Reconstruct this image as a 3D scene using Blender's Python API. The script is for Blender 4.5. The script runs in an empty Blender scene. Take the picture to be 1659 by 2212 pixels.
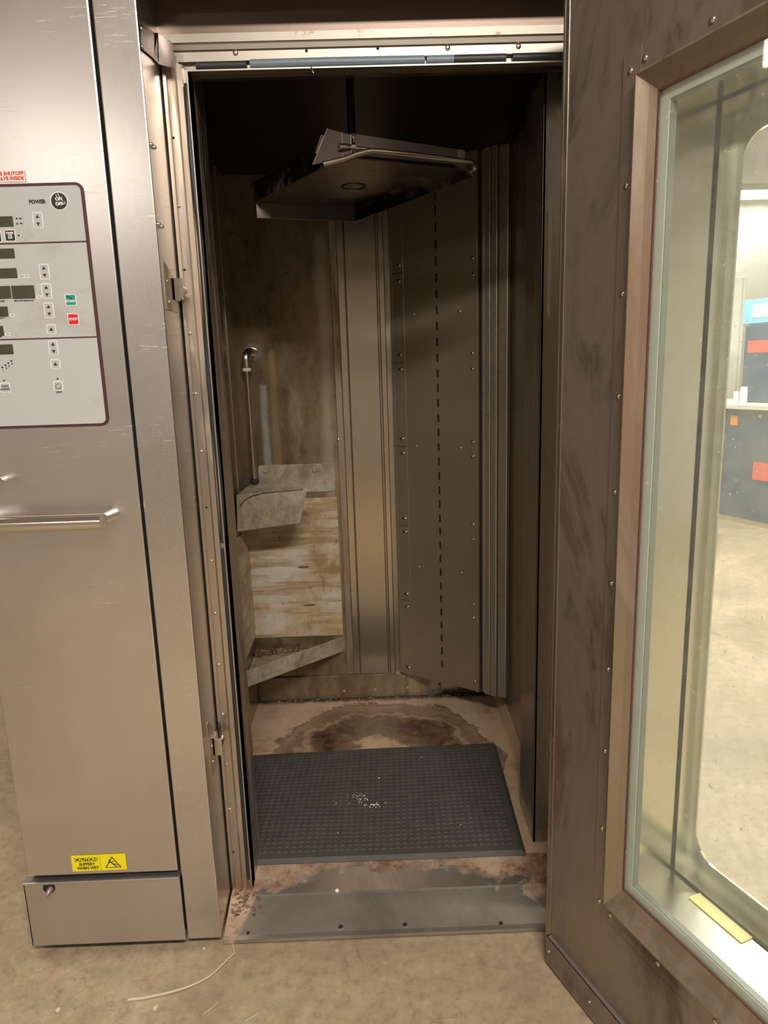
import bpy, bmesh, math, random
from mathutils import Vector, Matrix
random.seed(7)
C = bpy.context.scene.collection
R = math.radians

# ---------------------------------------------------------------- camera
F = 1500.0; H = 1.4
pitch, roll, yaw = R(11.7), R(-1.77), R(.72)
fw = Vector((math.sin(yaw)*math.cos(pitch), math.cos(yaw)*math.cos(pitch), -math.sin(pitch)))
r0 = Vector((math.cos(yaw), -math.sin(yaw), 0)); u0 = r0.cross(fw)
rt = r0*math.cos(roll) + u0*math.sin(roll); up = -r0*math.sin(roll) + u0*math.cos(roll)
cam = bpy.data.cameras.new('camera'); camo = bpy.data.objects.new('camera', cam); C.objects.link(camo)
cam.sensor_fit = 'VERTICAL'; cam.sensor_height = 24; cam.lens = F*24/2212; cam.clip_start = .02
m = Matrix((rt, up, -fw)).transposed().to_4x4(); m.translation = (0, 0, H); camo.matrix_world = m
bpy.context.scene.camera = camo
vs = bpy.context.scene.view_settings
vs.view_transform = 'Standard'; vs.look = 'None'; vs.gamma = 1; vs.use_curve_mapping = False
vs.exposure = 0.0
# ---------------------------------------------------------------- world + lamps
w = bpy.data.worlds.new('world'); bpy.context.scene.world = w; w.use_nodes = True
w.node_tree.nodes['Background'].inputs[0].default_value = (.9, .86, .8, 1)
w.node_tree.nodes['Background'].inputs[1].default_value = .02
LAMPS = [(.35, -.8, 150), (-2.4, -3.0, 36), (3.2, 1.2, 70), (-2.6, 2.2, 22), (3.0, 3.4, 250), (4.15, 7.85, 28), (2.4, 5.6, 120)]
CEIL = 3.15
for i, (x, y, e) in enumerate(LAMPS):
    L = bpy.data.lights.new('ceiling_lamp_light', 'AREA'); L.shape = 'RECTANGLE'; L.size = 1.2; L.size_y = .28
    L.energy = e; L.color = (1, .92, .835) if y < 2.4 else (1, .98, .92)
    o = bpy.data.objects.new('ceiling_lamp_light', L); C.objects.link(o); o.location = (x, y, CEIL-.085)

# ---------------------------------------------------------------- helpers
CAM = Vector((0, 0, H))
def ray(x, y): return rt*((x-829.5)/F) - up*((y-1106)/F) + fw
def onY(x, y, Y): v = ray(x, y); return CAM + v*(Y/v.y)
def onX(x, y, X): v = ray(x, y); return CAM + v*(X/v.x)
def onZ(x, y, Z): v = ray(x, y); return CAM + v*((Z-H)/v.z)
def onP(x, y, P, n): v = ray(x, y); return CAM + v*((P-CAM).dot(n)/v.dot(n))

def tag(o, label=None, cat=None, group=None, kind=None):
    if label: o['label'] = label
    if cat: o['category'] = cat
    if group: o['group'] = group
    if kind: o['kind'] = kind
    return o
def empty(name, loc=(0, 0, 0)):
    o = bpy.data.objects.new(name, None); o.location = loc; o.empty_display_size = .05; C.objects.link(o); return o

class MB:
    def __init__(s): s.v = []; s.f = []; s.m = []; s.sm = []
    def add(s, vs_, fs, mi=0, smooth=False):
        b = len(s.v); s.v += [tuple(p) for p in vs_]
        for f in fs: s.f.append([b+i for i in f]); s.m.append(mi); s.sm.append(smooth)
        return s
    def box(s, a, b, mi=0):
        x0, x1 = sorted((a[0], b[0])); y0, y1 = sorted((a[1], b[1])); z0, z1 = sorted((a[2], b[2]))
        return s.add([(x0,y0,z0),(x1,y0,z0),(x1,y1,z0),(x0,y1,z0),(x0,y0,z1),(x1,y0,z1),(x1,y1,z1),(x0,y1,z1)],
            [(0,3,2,1),(4,5,6,7),(0,1,5,4),(1,2,6,5),(2,3,7,6),(3,0,4,7)], mi)
    def obox(s, O, ax, ay, az, a, b, mi=0):      # box in a local frame
        x0, x1 = sorted((a[0], b[0])); y0, y1 = sorted((a[1], b[1])); z0, z1 = sorted((a[2], b[2]))
        P = [(x0,y0,z0),(x1,y0,z0),(x1,y1,z0),(x0,y1,z0),(x0,y0,z1),(x1,y0,z1),(x1,y1,z1),(x0,y1,z1)]
        return s.add([O+ax*p[0]+ay*p[1]+az*p[2] for p in P], [(0,3,2,1),(4,5,6,7),(0,1,5,4),(1,2,6,5),(2,3,7,6),(3,0,4,7)], mi)
    def prism(s, pts, ext, mi=0):                # polygon pts (3d) extruded by vector
        n = len(pts); pts = [Vector(p) for p in pts]; e = Vector(ext)
        s.add(pts+[p+e for p in pts], [tuple(range(n))[::-1], tuple(range(n, 2*n))] + [(i, (i+1) % n, n+(i+1) % n, n+i) for i in range(n)], mi)
        return s
    def tube(s, path, r, n=14, mi=0, cap=True, radii=None):
        P = [Vector(p) for p in path]; rings = []
        t0 = (P[1]-P[0]).normalized(); a = t0.orthogonal().normalized()
        for i, p in enumerate(P):
            t = (P[min(i+1, len(P)-1)]-P[max(i-1, 0)]).normalized()
            a = (a - t*a.dot(t)).normalized(); b = t.cross(a); rr = radii[i] if radii else r
            rings.append([p + (a*math.cos(2*math.pi*k/n)+b*math.sin(2*math.pi*k/n))*rr for k in range(n)])
        vs_ = [q for rg in rings for q in rg]; fs = []
        for i in range(len(P)-1):
            for k in range(n): fs.append((i*n+k, i*n+(k+1) % n, (i+1)*n+(k+1) % n, (i+1)*n+k))
        s.add(vs_, fs, mi, True)
        if cap: s.add(rings[0], [tuple(range(n))[::-1]], mi); s.add(rings[-1], [tuple(range(n))], mi)
        return s
    def dome(s, c, nrm, r, h, mi=0, n=14):       # rivet / screw head
        nrm = Vector(nrm).normalized(); a = nrm.orthogonal().normalized(); b = nrm.cross(a); c = Vector(c)
        prof = [(1, 0), (1, .35), (.82, .75), (.45, .96), (0.001, 1)]
        vs_ = []; fs = []
        for (pr, ph) in prof:
            vs_ += [c + (a*math.cos(2*math.pi*k/n)+b*math.sin(2*math.pi*k/n))*r*pr + nrm*h*ph for k in range(n)]
        for i in range(len(prof)-1):
            for k in range(n): fs.append((i*n+k, i*n+(k+1) % n, (i+1)*n+(k+1) % n, (i+1)*n+k))
        return s.add(vs_, fs, mi, True)
    def disc(s, c, nrm, r, h, mi=0, n=20):
        nrm = Vector(nrm).normalized(); return s.tube([Vector(c), Vector(c)+nrm*h], r, n, mi)
    def build(s, name, mats, parent=None, bevel=0, seg=2, smooth=False):
        me = bpy.data.meshes.new(name); me.from_pydata(s.v, [], s.f)
        mats = mats if isinstance(mats, (list, tuple)) else [mats]
        for m_ in mats: me.materials.append(m_)
        for p, mi, sm in zip(me.polygons, s.m, s.sm): p.material_index = mi; p.use_smooth = sm or smooth
        bm = bmesh.new(); bm.from_mesh(me); bmesh.ops.recalc_face_normals(bm, faces=bm.faces); bm.to_mesh(me); bm.free()
        o = bpy.data.objects.new(name, me); C.objects.link(o)
        if parent: o.parent = parent; o.matrix_parent_inverse = Matrix.Translation(-parent.location) if parent.type == 'EMPTY' else Matrix()
        if bevel:
            b = o.modifiers.new('bevel', 'BEVEL'); b.width = bevel; b.segments = seg; b.limit_method = 'ANGLE'; b.angle_limit = R(40)
        return o

# ---------------------------------------------------------------- materials
class NT:
    def __init__(s, name):
        s.m = bpy.data.materials.new(name); s.m.use_nodes = True; s.t = s.m.node_tree; s.b = s.t.nodes['Principled BSDF']
        s.tc = s.t.nodes.new('ShaderNodeTexCoord').outputs['Object']
    def lk(s, a, b): s.t.links.new(a, b)
    def setv(s, k, v):
        if isinstance(v, bpy.types.NodeSocket): s.lk(v, s.b.inputs[k])
        else: s.b.inputs[k].default_value = v
    def map(s, scale=(1, 1, 1), loc=(0, 0, 0), rot=(0, 0, 0)):
        n = s.t.nodes.new('ShaderNodeMapping'); n.inputs['Scale'].default_value = scale; n.inputs['Location'].default_value = loc; n.inputs['Rotation'].default_value = rot
        s.lk(s.tc, n.inputs['Vector']); return n.outputs[0]
    def noise(s, scale=5, detail=6, rough=.6, vec=None, dist=0):
        n = s.t.nodes.new('ShaderNodeTexNoise'); n.inputs['Scale'].default_value = scale; n.inputs['Detail'].default_value = detail
        n.inputs['Roughness'].default_value = rough; n.inputs['Distortion'].default_value = dist; s.lk(vec or s.tc, n.inputs['Vector']); return n.outputs[0]
    def ramp(s, fac, *stops):
        n = s.t.nodes.new('ShaderNodeValToRGB'); e = n.color_ramp.elements
        while len(e) < len(stops): e.new(.5)
        for el, (p, c) in zip(e, stops): el.position = p; el.color = (c, c, c, 1) if isinstance(c, (int, float)) else (*c, 1)
        s.lk(fac, n.inputs[0]); return n.outputs[0]
    def mix(s, fac, a, b, mode='MIX'):
        n = s.t.nodes.new('ShaderNodeMix'); n.data_type = 'RGBA'; n.blend_type = mode
        for i, v in ((0, fac), (6, a), (7, b)):
            if isinstance(v, bpy.types.NodeSocket): s.lk(v, n.inputs[i])
            elif i == 0: n.inputs[0].default_value = v
            else: n.inputs[i].default_value = (*v, 1)
        return n.outputs[2]
    def math(s, op, a, b=None, c=None):
        n = s.t.nodes.new('ShaderNodeMath'); n.operation = op
        for i, v in enumerate((a, b, c)):
            if v is None: continue
            if isinstance(v, bpy.types.NodeSocket): s.lk(v, n.inputs[i])
            else: n.inputs[i].default_value = v
        return n.outputs[0]
    def xyz(s):
        n = s.t.nodes.new('ShaderNodeSeparateXYZ'); s.lk(s.tc, n.inputs[0]); return n.outputs
    def bump(s, h, st=.2, dist=.002):
        n = s.t.nodes.new('ShaderNodeBump'); n.inputs['Strength'].default_value = st; n.inputs['Distance'].default_value = dist
        s.lk(h, n.inputs['Height']); s.lk(n.outputs[0], s.b.inputs['Normal'])

def steel(name, col=(.62, .57, .52), rough=.3, brush='z', dirt=None, dirt_amt=.5, dirt_scale=4, stretch=1., scr=0., metal=1., rvar=.12, seed=0, bump=.25):
    t = NT(name)
    sc = {'z': (1200, 1200, 8), 'x': (8, 1200, 1200), 'n': (60, 60, 60)}[brush]
    br = t.noise(1, 3, .6, t.map(sc))
    sm = t.noise(2.2, 6, .62, t.map((1, 1, 1/stretch), (seed, seed*.7, 0)), .6)
    rr = t.math('ADD', t.math('MULTIPLY', sm, rvar*2), rough-rvar)
    rr = t.math('ADD', rr, t.math('MULTIPLY', t.math('SUBTRACT', br, .5), .05))
    c = t.mix(t.ramp(sm, (.35, 0), (.7, 1)), [k*.88 for k in col], col)
    me = metal
    if dirt:
        d = t.noise(dirt_scale, 9, .68, t.map((1, 1, 1/stretch), (3.1+seed, 1.7, seed)), .8)
        df = t.ramp(d, (.62-dirt_amt*.35, 0), (.72-dirt_amt*.2, 1))
        c = t.mix(df, c, dirt); me = t.math('SUBTRACT', metal, t.math('MULTIPLY', df, .75)); rr = t.math('ADD', rr, t.math('MULTIPLY', df, .25))
    if scr:
        v = t.noise(1, 4, .75, t.map((22, 30, 420), (seed, 0, 5)))
        g = t.noise(6, 3, .6)
        sf = t.math('MULTIPLY', t.ramp(v, (.60, 0), (.66, 1)), t.ramp(g, (.50, 0), (.64, 1)))
        c = t.mix(t.math('MULTIPLY', sf, scr), c, (.95, .93, .9)); rr = t.math('ADD', rr, t.math('MULTIPLY', sf, .25))
    t.setv('Base Color', c); t.setv('Metallic', me); t.setv('Roughness', rr)
    t.bump(br, bump, .0004)
    return t.m
def plain(name, col, rough=.5, metal=0, noise=.15, nscale=40, bump=0, coat=0, emit=0):
    t = NT(name); n = t.noise(nscale, 5, .6)
    c = t.mix(n, [k*(1-noise) for k in col], [min(1, k*(1+noise)) for k in col])
    t.setv('Base Color', c); t.setv('Roughness', rough); t.setv('Metallic', metal); t.setv('Coat Weight', coat)
    if bump: t.bump(n, bump, .002)
    if emit: t.setv('Emission Color', (*col, 1)); t.setv('Emission Strength', emit)
    return t.m

M = {}
M['front'] = steel('brushed_front_steel', (.73, .70, .68), .30, 'z', scr=.55, rvar=.05, bump=.03)
M['column'] = steel('brushed_column_steel', (.71, .68, .66), .28, 'z', scr=.9, rvar=.05, seed=3, bump=.03)
M['kick'] = steel('kick_plate_steel', (.66, .63, .61), .40, 'x', scr=.5, rvar=.08, seed=5)
M['reveal'] = steel('stained_reveal_steel', (.56, .49, .43), .3, 'z', dirt=(.36, .24, .13), dirt_amt=.38, dirt_scale=26, stretch=14, rvar=.08, seed=1)
M['jamb'] = steel('jamb_trim_steel', (.62, .56, .50), .3, 'z', dirt=(.46, .34, .22), dirt_amt=.2, dirt_scale=9, stretch=9, rvar=.08, seed=2)
M['lintel'] = steel('lintel_trim_steel', (.38, .345, .295), .45, 'x', rvar=.06, seed=8, dirt=(.5, .4, .3), dirt_amt=.1, dirt_scale=12)
M['inner'] = steel('sooty_chamber_steel', (.40, .35, .275), .27, 'z', dirt=(.24, .18, .12), dirt_amt=.1, metal=.85, dirt_scale=3, stretch=4, rvar=.05, seed=4, bump=.015)
M['duct'] = steel('air_duct_steel', (.47, .405, .305), .33, 'z', rvar=.05, seed=6, metal=.72, bump=.06)
M['panelsteel'] = steel('chamber_panel_steel', (.46, .40, .315), .2, 'z', rvar=.05, seed=16, metal=.95, bump=.06)
M['headersteel'] = steel('header_steel', (.17, .13, .105), .42, 'x', rvar=.04, seed=23, bump=.05)
M['seamsteel'] = steel('stained_seam_steel', (.44, .39, .33), .25, 'z', dirt=(.28, .18, .09), dirt_amt=.5, dirt_scale=16, stretch=8, rvar=.05, seed=21, metal=.9, bump=.06)
M['stripsteel'] = steel('corner_strip_steel', (.50, .435, .34), .28, 'z', rvar=.05, seed=18, metal=.7, bump=.015)
M['near_black'] = steel('near_black_ceiling_steel', (.012, .012, .014), .45, 'n', rvar=.08, seed=9)  # shade of the chamber top put into a near-black base colour
M['door'] = steel('door_skin_steel', (.39, .335, .285), .36, 'z', dirt=(.11, .075, .05), dirt_amt=.55, metal=.9, dirt_scale=3.6, stretch=2.4, rvar=.08, seed=11)
M['doorframe'] = steel('door_frame_steel', (.42, .365, .285), .36, 'z', dirt=(.20, .13, .085), dirt_amt=.45, dirt_scale=5, stretch=8, rvar=.08, seed=12)
M['cavity'] = steel('window_cavity_steel', (.86, .85, .77), .2, 'z', rvar=.05, seed=13, bump=.15)
M['carrier'] = steel('carrier_steel', (.115, .10, .09), .3, 'n', dirt=(.12, .08, .06), dirt_amt=.3, dirt_scale=5, rvar=.06, seed=15)
M['carriertube'] = plain('carrier_tube', (.42, .37, .32), .24, 1, .15, 20)
M['bracketsteel'] = steel('bracket_steel', (.12, .10, .088), .3, 'n', seed=17)
M['screw'] = plain('screw_steel', (.62, .57, .5), .25, 1, .1, 90)
M['chrome'] = plain('polished_steel_tube', (.72, .68, .63), .16, 1, .05, 30)
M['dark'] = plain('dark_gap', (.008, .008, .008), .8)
M['gasket'] = plain('black_rubber_gasket', (.025, .027, .03), .45, 0, .3, 120, .3)
M['gasketgrey'] = plain('worn_grey_gasket', (.16, .22, .27), .4, 0, .2, 60)
M['white'] = plain('white_plastic', (.8, .8, .77), .5)

def concrete():
    t = NT('polished_concrete'); n = t.noise(1.6, 10, .65, None, .6); n2 = t.noise(14, 8, .7)
    c = t.ramp(n, (.3, (.25, .19, .12)), (.5, (.375, .295, .19)), (.7, (.47, .375, .25)))
    c = t.mix(t.ramp(n2, (.35, .35), (.6, 0)), c, (.22, .165, .11))
    st = t.noise(3.3, 6, .6, t.map((1, 1, 1), (4, 2, 0)), 1.4); c = t.mix(t.ramp(st, (.66, 0), (.72, .55)), c, (.13, .105, .085))
    v = t.t.nodes.new('ShaderNodeTexVoronoi'); v.feature = 'DISTANCE_TO_EDGE'; v.inputs['Scale'].default_value = 9
    mv = t.t.nodes.new('ShaderNodeVectorMath'); mv.operation = 'ADD'; t.lk(t.tc, mv.inputs[0])
    nn = t.t.nodes.new('ShaderNodeTexNoise'); nn.inputs['Scale'].default_value = 9; nn.inputs['Detail'].default_value = 6; t.lk(t.tc, nn.inputs['Vector'])
    sc = t.t.nodes.new('ShaderNodeVectorMath'); sc.operation = 'SCALE'; sc.inputs['Scale'].default_value = .35; t.lk(nn.outputs['Color'], sc.inputs[0]); t.lk(sc.outputs[0], mv.inputs[1]); t.lk(mv.outputs[0], v.inputs['Vector'])
    cr = t.math('MULTIPLY', t.ramp(v.outputs['Distance'], (.0, 1), (.018, 0)), t.ramp(t.noise(2.3, 3, .5), (.5, 0), (.6, .75)))
    c = t.mix(cr, c, (.16, .12, .08))
    n3 = t.noise(34, 8, .75); c = t.mix(t.ramp(n3, (.34, .55), (.5, 0)), c, (.17, .125, .08)); c = t.mix(t.ramp(n3, (.56, 0), (.74, .5)), c, (.62, .52, .38))
    bl = t.noise(5.5, 5, .6, t.map((1, 1, 1), (9, 4, 0)), .8); c = t.mix(t.ramp(bl, (.64, 0), (.70, .7)), c, (.12, .10, .085))
    t.setv('Base Color', c); t.setv('Roughness', t.ramp(n, (.3, .38), (.7, .55))); t.bump(n3, .3, .003); return t.m
M['concrete'] = concrete()

def chamber_floor():
    t = NT('stained_chamber_floor'); x, y, z = t.xyz()
    dx = t.math('SUBTRACT', x, -.0); dy = t.math('SUBTRACT', y, 2.25)
    n1 = t.noise(6, 9, .7, None, .4)
    r = t.math('SQRT', t.math('ADD', t.math('MULTIPLY', dx, dx), t.math('MULTIPLY', dy, dy)))
    r = t.math('ADD', r, t.math('MULTIPLY', t.math('SUBTRACT', n1, .5), .26))
    base = t.ramp(t.noise(5, 10, .78, None, .3), (.36, (.32, .21, .12)), (.46, (.50, .36, .235)), (.6, (.60, .44, .31)), (.75, (.66, .52, .39)))
    ring = t.ramp(r, (.0, (0, 0, 0)), (.10, (.0, .0, .0)), (.13, (.8, .8, .8)), (.20, (1, 1, 1)), (.29, (.95, .95, .95)), (.315, (.3, .3, .3)), (.33, (.75, .75, .75)), (.39, (.5, .5, .5)), (.398, (.9, .9, .9)), (.41, (0, 0, 0)))
    c = t.mix(ring, base, t.ramp(t.noise(12, 8, .7, None, 1), (.35, (.035, .02, .012)), (.55, (.15, .085, .045)), (.72, (.36, .24, .14))))
    # soot along the back edge
    e = t.math('ADD', y, t.math('MULTIPLY', t.noise(22, 6, .7), .06)); c = t.mix(t.ramp(e, (0, 0), (1, 0)), c, (0, 0, 0))
    mr = t.t.nodes.new('ShaderNodeMapRange'); mr.inputs['From Min'].default_value = 2.695; mr.inputs['From Max'].default_value = 2.725; t.lk(e, mr.inputs['Value'])
    c = t.mix(mr.outputs[0], c, (.03, .022, .016))
    t.setv('Base Color', c); t.setv('Roughness', .5); t.bump(n1, .4, .006); return t.m
M['chfloor'] = chamber_floor()

def sill_mat():
    t = NT('stained_sill_plate'); x, y, z = t.xyz()
    n = t.noise(9, 9, .7, None, .5)
    e = t.math('ADD', y, t.math('MULTIPLY', t.math('SUBTRACT', n, .5), .35))
    ax = t.math('ABSOLUTE', t.math('SUBTRACT', x, .0)); e2 = t.math('ADD', e, t.math('MULTIPLY', t.math('POWER', ax, 3), 1.1))
    for fa, fb, am in ((-.34, -.375, .11), (.34, .40, .08)):
        mx = t.t.nodes.new('ShaderNodeMapRange'); mx.inputs['From Min'].default_value = fa; mx.inputs['From Max'].default_value = fb; mx.inputs['To Max'].default_value = am
        t.lk(t.math('ADD', x, t.math('MULTIPLY', t.math('SUBTRACT', n, .5), .15)), mx.inputs['Value']); e2 = t.math('ADD', e2, mx.outputs[0])
    mr = t.t.nodes.new('ShaderNodeMapRange'); mr.inputs['From Min'].default_value = 1.66; mr.inputs['From Max'].default_value = 1.70; t.lk(e2, mr.inputs['Value'])
    f = mr.outputs[0]
    stc = t.ramp(t.noise(3.5, 8, .7, None, .8), (.3, (.28, .25, .21)), (.7, (.48, .44, .39)))
    dc = t.ramp(t.noise(13, 9, .75), (.34, (.10, .05, .025)), (.44, (.26, .15, .09)), (.52, (.40, .27, .18)), (.68, (.50, .38, .29)))
    t.setv('Base Color', t.mix(f, stc, dc)); t.setv('Metallic', t.math('SUBTRACT', .85, t.math('MULTIPLY', f, .8)))
    t.setv('Roughness', t.math('ADD', .44, t.math('MULTIPLY', f, .2))); t.bump(n, .25, .003); return t.m
M['sill'] = sill_mat()

def scale_mat(name, cols, metal=.35, sc=6, stretch=2.2, rough=.5, seed=0):
    t = NT(name); n = t.noise(sc, 10, .72, t.map((1, 1, 1/stretch), (seed, 0, 0)), .25); n2 = t.noise(sc*5, 6, .7)
    c = t.ramp(n, (.28, cols[0]), (.44, cols[1]), (.56, cols[2]), (.7, cols[3]))
    c = t.mix(t.ramp(n2, (.3, .45), (.5, 0)), c, cols[0]); t.setv('Base Color', c); t.setv('Metallic', metal); t.setv('Roughness', rough); t.bump(n2, .25, .002); return t.m
M['scalepanel'] = scale_mat('limescale_stained_panel', [(.17, .10, .05), (.32, .225, .12), (.48, .39, .25), (.55, .49, .38)], .25, 5, .35, .5)
M['scaleplate'] = scale_mat('limescale_stained_back_plate', [(.10, .07, .04), (.20, .15, .09), (.30, .225, .135), (.42, .38, .31)], .42, 4.5, 5, .27, 3)
M['trough'] = scale_mat('grey_scaled_trough', [(.15, .11, .06), (.33, .28, .19), (.47, .43, .33), (.62, .59, .50)], .2, 9, 1.4, .5, 5)
M['crust'] = scale_mat('brown_crust', [(.025, .016, .01), (.09, .05, .03), (.22, .135, .08), (.38, .28, .19)], 0, 20, 1, .6)

def plate_mat():
    t = NT('streaked_back_plate'); x, y, z = t.xyz()
    n = t.noise(5, 10, .72, t.map((1, 1, .28), (3, 0, 0)), .3); n2 = t.noise(26, 8, .7, t.map((1, 1, .5))); n3 = t.noise(9, 9, .75, t.map((1, 1, .3), (6, 2, 0)))
    c = t.ramp(n, (.32, (.085, .06, .032)), (.47, (.19, .14, .08)), (.6, (.28, .21, .13)), (.74, (.40, .33, .22)))
    c = t.mix(t.ramp(n2, (.34, .5), (.5, 0)), c, (.12, .085, .05))
    def band(cx, w_, z0, z1, col, am, nn):
        d = t.math('ABSOLUTE', t.math('SUBTRACT', x, cx)); d = t.math('ADD', t.math('DIVIDE', d, w_), t.math('MULTIPLY', t.math('SUBTRACT', nn, .5), 2.6))
        f = t.ramp(d, (.3, 1), (1.0, 0)); gz = t.math('MULTIPLY', t.math('GREATER_THAN', t.math('ADD', z, t.math('MULTIPLY', nn, .3)), z0), t.math('LESS_THAN', t.math('ADD', z, t.math('MULTIPLY', nn, .3)), z1))
        return t.mix(t.math('MULTIPLY', t.math('MULTIPLY', f, gz), am), c, col)
    c = band(-.172, .026, .4, 2.05, (.42, .38, .31), .6, n3); c = band(-.235, .03, 1.1, 1.75, (.30, .20, .12), .45, n)
    c = band(-.415, .018, .9, 1.50, (.55, .56, .54), .6, n); c = band(-.375, .02, .9, 1.62, (.42, .29, .14), .6, n); c = band(-.33, .03, .9, 1.5, (.13, .09, .05), .6, n)
    t.setv('Base Color', c); t.setv('Metallic', .5); t.setv('Roughness', t.ramp(n2, (.3, .24), (.7, .38))); t.bump(n2, .2, .0015); return t.m
M['scaleplate2'] = plate_mat()
def cover_mat():
    t = NT('limescale_heater_cover'); x, y, z = t.xyz()
    n = t.noise(6, 10, .72, t.map((1, 1, 1.2)), .2); h = t.noise(4, 8, .65, t.map((.8, 1, 9), (2, 0, 0)), .1); sp = t.noise(45, 6, .7)
    c = t.ramp(n, (.34, (.34, .23, .12)), (.46, (.52, .41, .26)), (.56, (.62, .55, .42)), (.68, (.66, .64, .57)))
    c = t.mix(t.ramp(h, (.40, .75), (.52, 0)), c, (.34, .20, .085)); c = t.mix(t.ramp(t.noise(3, 6, .6, t.map((1, 1, 1), (8, 0, 2))), (.5, 0), (.62, .6)), c, (.62, .48, .22))
    rs = t.noise(7, 8, .7, t.map((3, 1, .6), (1, 0, 4))); c = t.mix(t.ramp(rs, (.62, 0), (.69, .8)), c, (.26, .10, .05))
    c = t.mix(t.ramp(sp, (.3, .8), (.38, 0)), c, (.07, .04, .02))
    t.setv('Base Color', c); t.setv('Metallic', .1); t.setv('Roughness', .5); t.bump(sp, .3, .002); return t.m
M['scalepanel'] = cover_mat()

def glass(name, tint=(.93, .97, .92), dirt=.10, tcol=(.975, .985, .965)):
    t = NT(name); nt = t.t; nt.nodes.remove(t.b)
    out = [n for n in nt.nodes if n.type == 'OUTPUT_MATERIAL'][0]
    tr = nt.nodes.new('ShaderNodeBsdfTransparent'); tr.inputs[0].default_value = (*tcol, 1)
    gl = nt.nodes.new('ShaderNodeBsdfGlossy'); gl.inputs['Roughness'].default_value = .02
    df = nt.nodes.new('ShaderNodeBsdfDiffuse'); df.inputs[0].default_value = (.75, .77, .68, 1)
    ge = nt.nodes.new('ShaderNodeNewGeometry'); dp = nt.nodes.new('ShaderNodeVectorMath'); dp.operation = 'DOT_PRODUCT'
    nt.links.new(ge.outputs['Normal'], dp.inputs[0]); nt.links.new(ge.outputs['Incoming'], dp.inputs[1])
    fres = t.math('ADD', .03, t.math('MULTIPLY', t.math('POWER', t.math('SUBTRACT', 1, t.math('ABSOLUTE', dp.outputs['Value'])), 5), .9))
    a = nt.nodes.new('ShaderNodeMixShader'); b = nt.nodes.new('ShaderNodeMixShader')
    nt.links.new(fres, a.inputs[0]); nt.links.new(tr.outputs[0], a.inputs[1]); nt.links.new(gl.outputs[0], a.inputs[2])
    n = t.noise(9, 8, .7, None, 1.5); f = t.math('MULTIPLY', t.ramp(n, (.35, .35), (.7, 1)), dirt)
    sp = t.noise(70, 3, .5); f = t.math('ADD', f, t.math('MULTIPLY', t.ramp(sp, (.70, 0), (.74, 1)), dirt*3))
    nt.links.new(f, b.inputs[0]); nt.links.new(a.outputs[0], b.inputs[1]); nt.links.new(df.outputs[0], b.inputs[2]); nt.links.new(b.outputs[0], out.inputs[0])
    return t.m
M['glass'] = glass('inner_window_glass'); M['glass2'] = glass('outer_window_glass', dirt=.24)
M['spacer'] = plain('pale_green_spacer', (.56, .60, .55), .4, 0, .08, 12)
M['spacer_dark'] = plain('dull_green_spacer_edge', (.24, .27, .24), .4, 0, .1, 12)
M['redseal'] = plain('red_silicone', (.11, .05, .035), .5, 0, .3, 60)
M['label_white'] = plain('label_white', (.82, .78, .74), .5, 0, .03)
M['red_print'] = plain('red_print', (.62, .03, .03), .5, 0, .02)
M['panel_grey'] = (lambda t: (t.setv('Base Color', t.mix(t.ramp(t.noise(5, 8, .7, None, .8), (.56, 0), (.7, .55)), (.47, .49, .50), (.34, .31, .26))), t.setv('Roughness', .42), t.m)[-1])(NT('control_panel_overlay'))
M['maroon'] = plain('maroon_border', (.075, .022, .025), .45, 0, .05)
M['black_print'] = plain('black_print', (.02, .02, .022), .4, 0, .05)
M['white_print'] = plain('white_print', (.85, .85, .83), .4, 0, .02)
M['display'] = plain('display_window', (.07, .062, .045), .12, 0, .4, 14)
M['green'] = plain('green_button', (.0, .30, .20), .4, 0, .03)
M['red'] = plain('red_button', (.68, .01, .03), .4, 0, .03)
M['btn_grey'] = plain('grey_button', (.46, .46, .48), .4, 0, .05)
M['yellow'] = plain('yellow_sticker', (.86, .74, .01), .45, 0, .03)
M['tape'] = plain('old_yellow_tape', (.80, .74, .32), .5, 0, .15, 25)
M['rubber'] = plain('black_rubber_mat', (.062, .060, .053), .62, 0, .4, 22, .2)
M['wall'] = plain('painted_wall', (.55, .53, .49), .7, 0, .05, 3)
M['wall_dim'] = plain('darkened_painted_wall', (.40, .38, .355), .7, 0, .1, 2)  # wall colour darkened to dim its reflection in the oven steel
M['ceil'] = plain('ceiling_tile', (.50, .475, .44), .8, 0, .06, 8)
M['lampglow'] = plain('lamp_diffuser', (1, .93, .82), .5, 0, .0, 3, 0, 0, 6)
M['blue_black'] = plain('dark_blue_skirt', (.05, .08, .14), .45, 0, .4, 9)
M['counter'] = plain('pale_worktop', (.66, .64, .58), .4, 0, .08, 9)
M['fridge'] = plain('white_enamel', (.74, .73, .68), .35, 0, .04, 5)
M['orange'] = plain('orange_label', (.85, .28, .06), .5)
M['redlab'] = plain('red_label', (.75, .09, .07), .5)
M['bluelab'] = plain('light_blue_label', (.2, .5, .75), .5)
M['copper'] = plain('rusty_pipe', (.30, .22, .18), .45, .6, .3, 60)
M['straw'] = plain('pale_plastic_strip', (.55, .47, .37), .6, 0, .15, 60)

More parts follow.
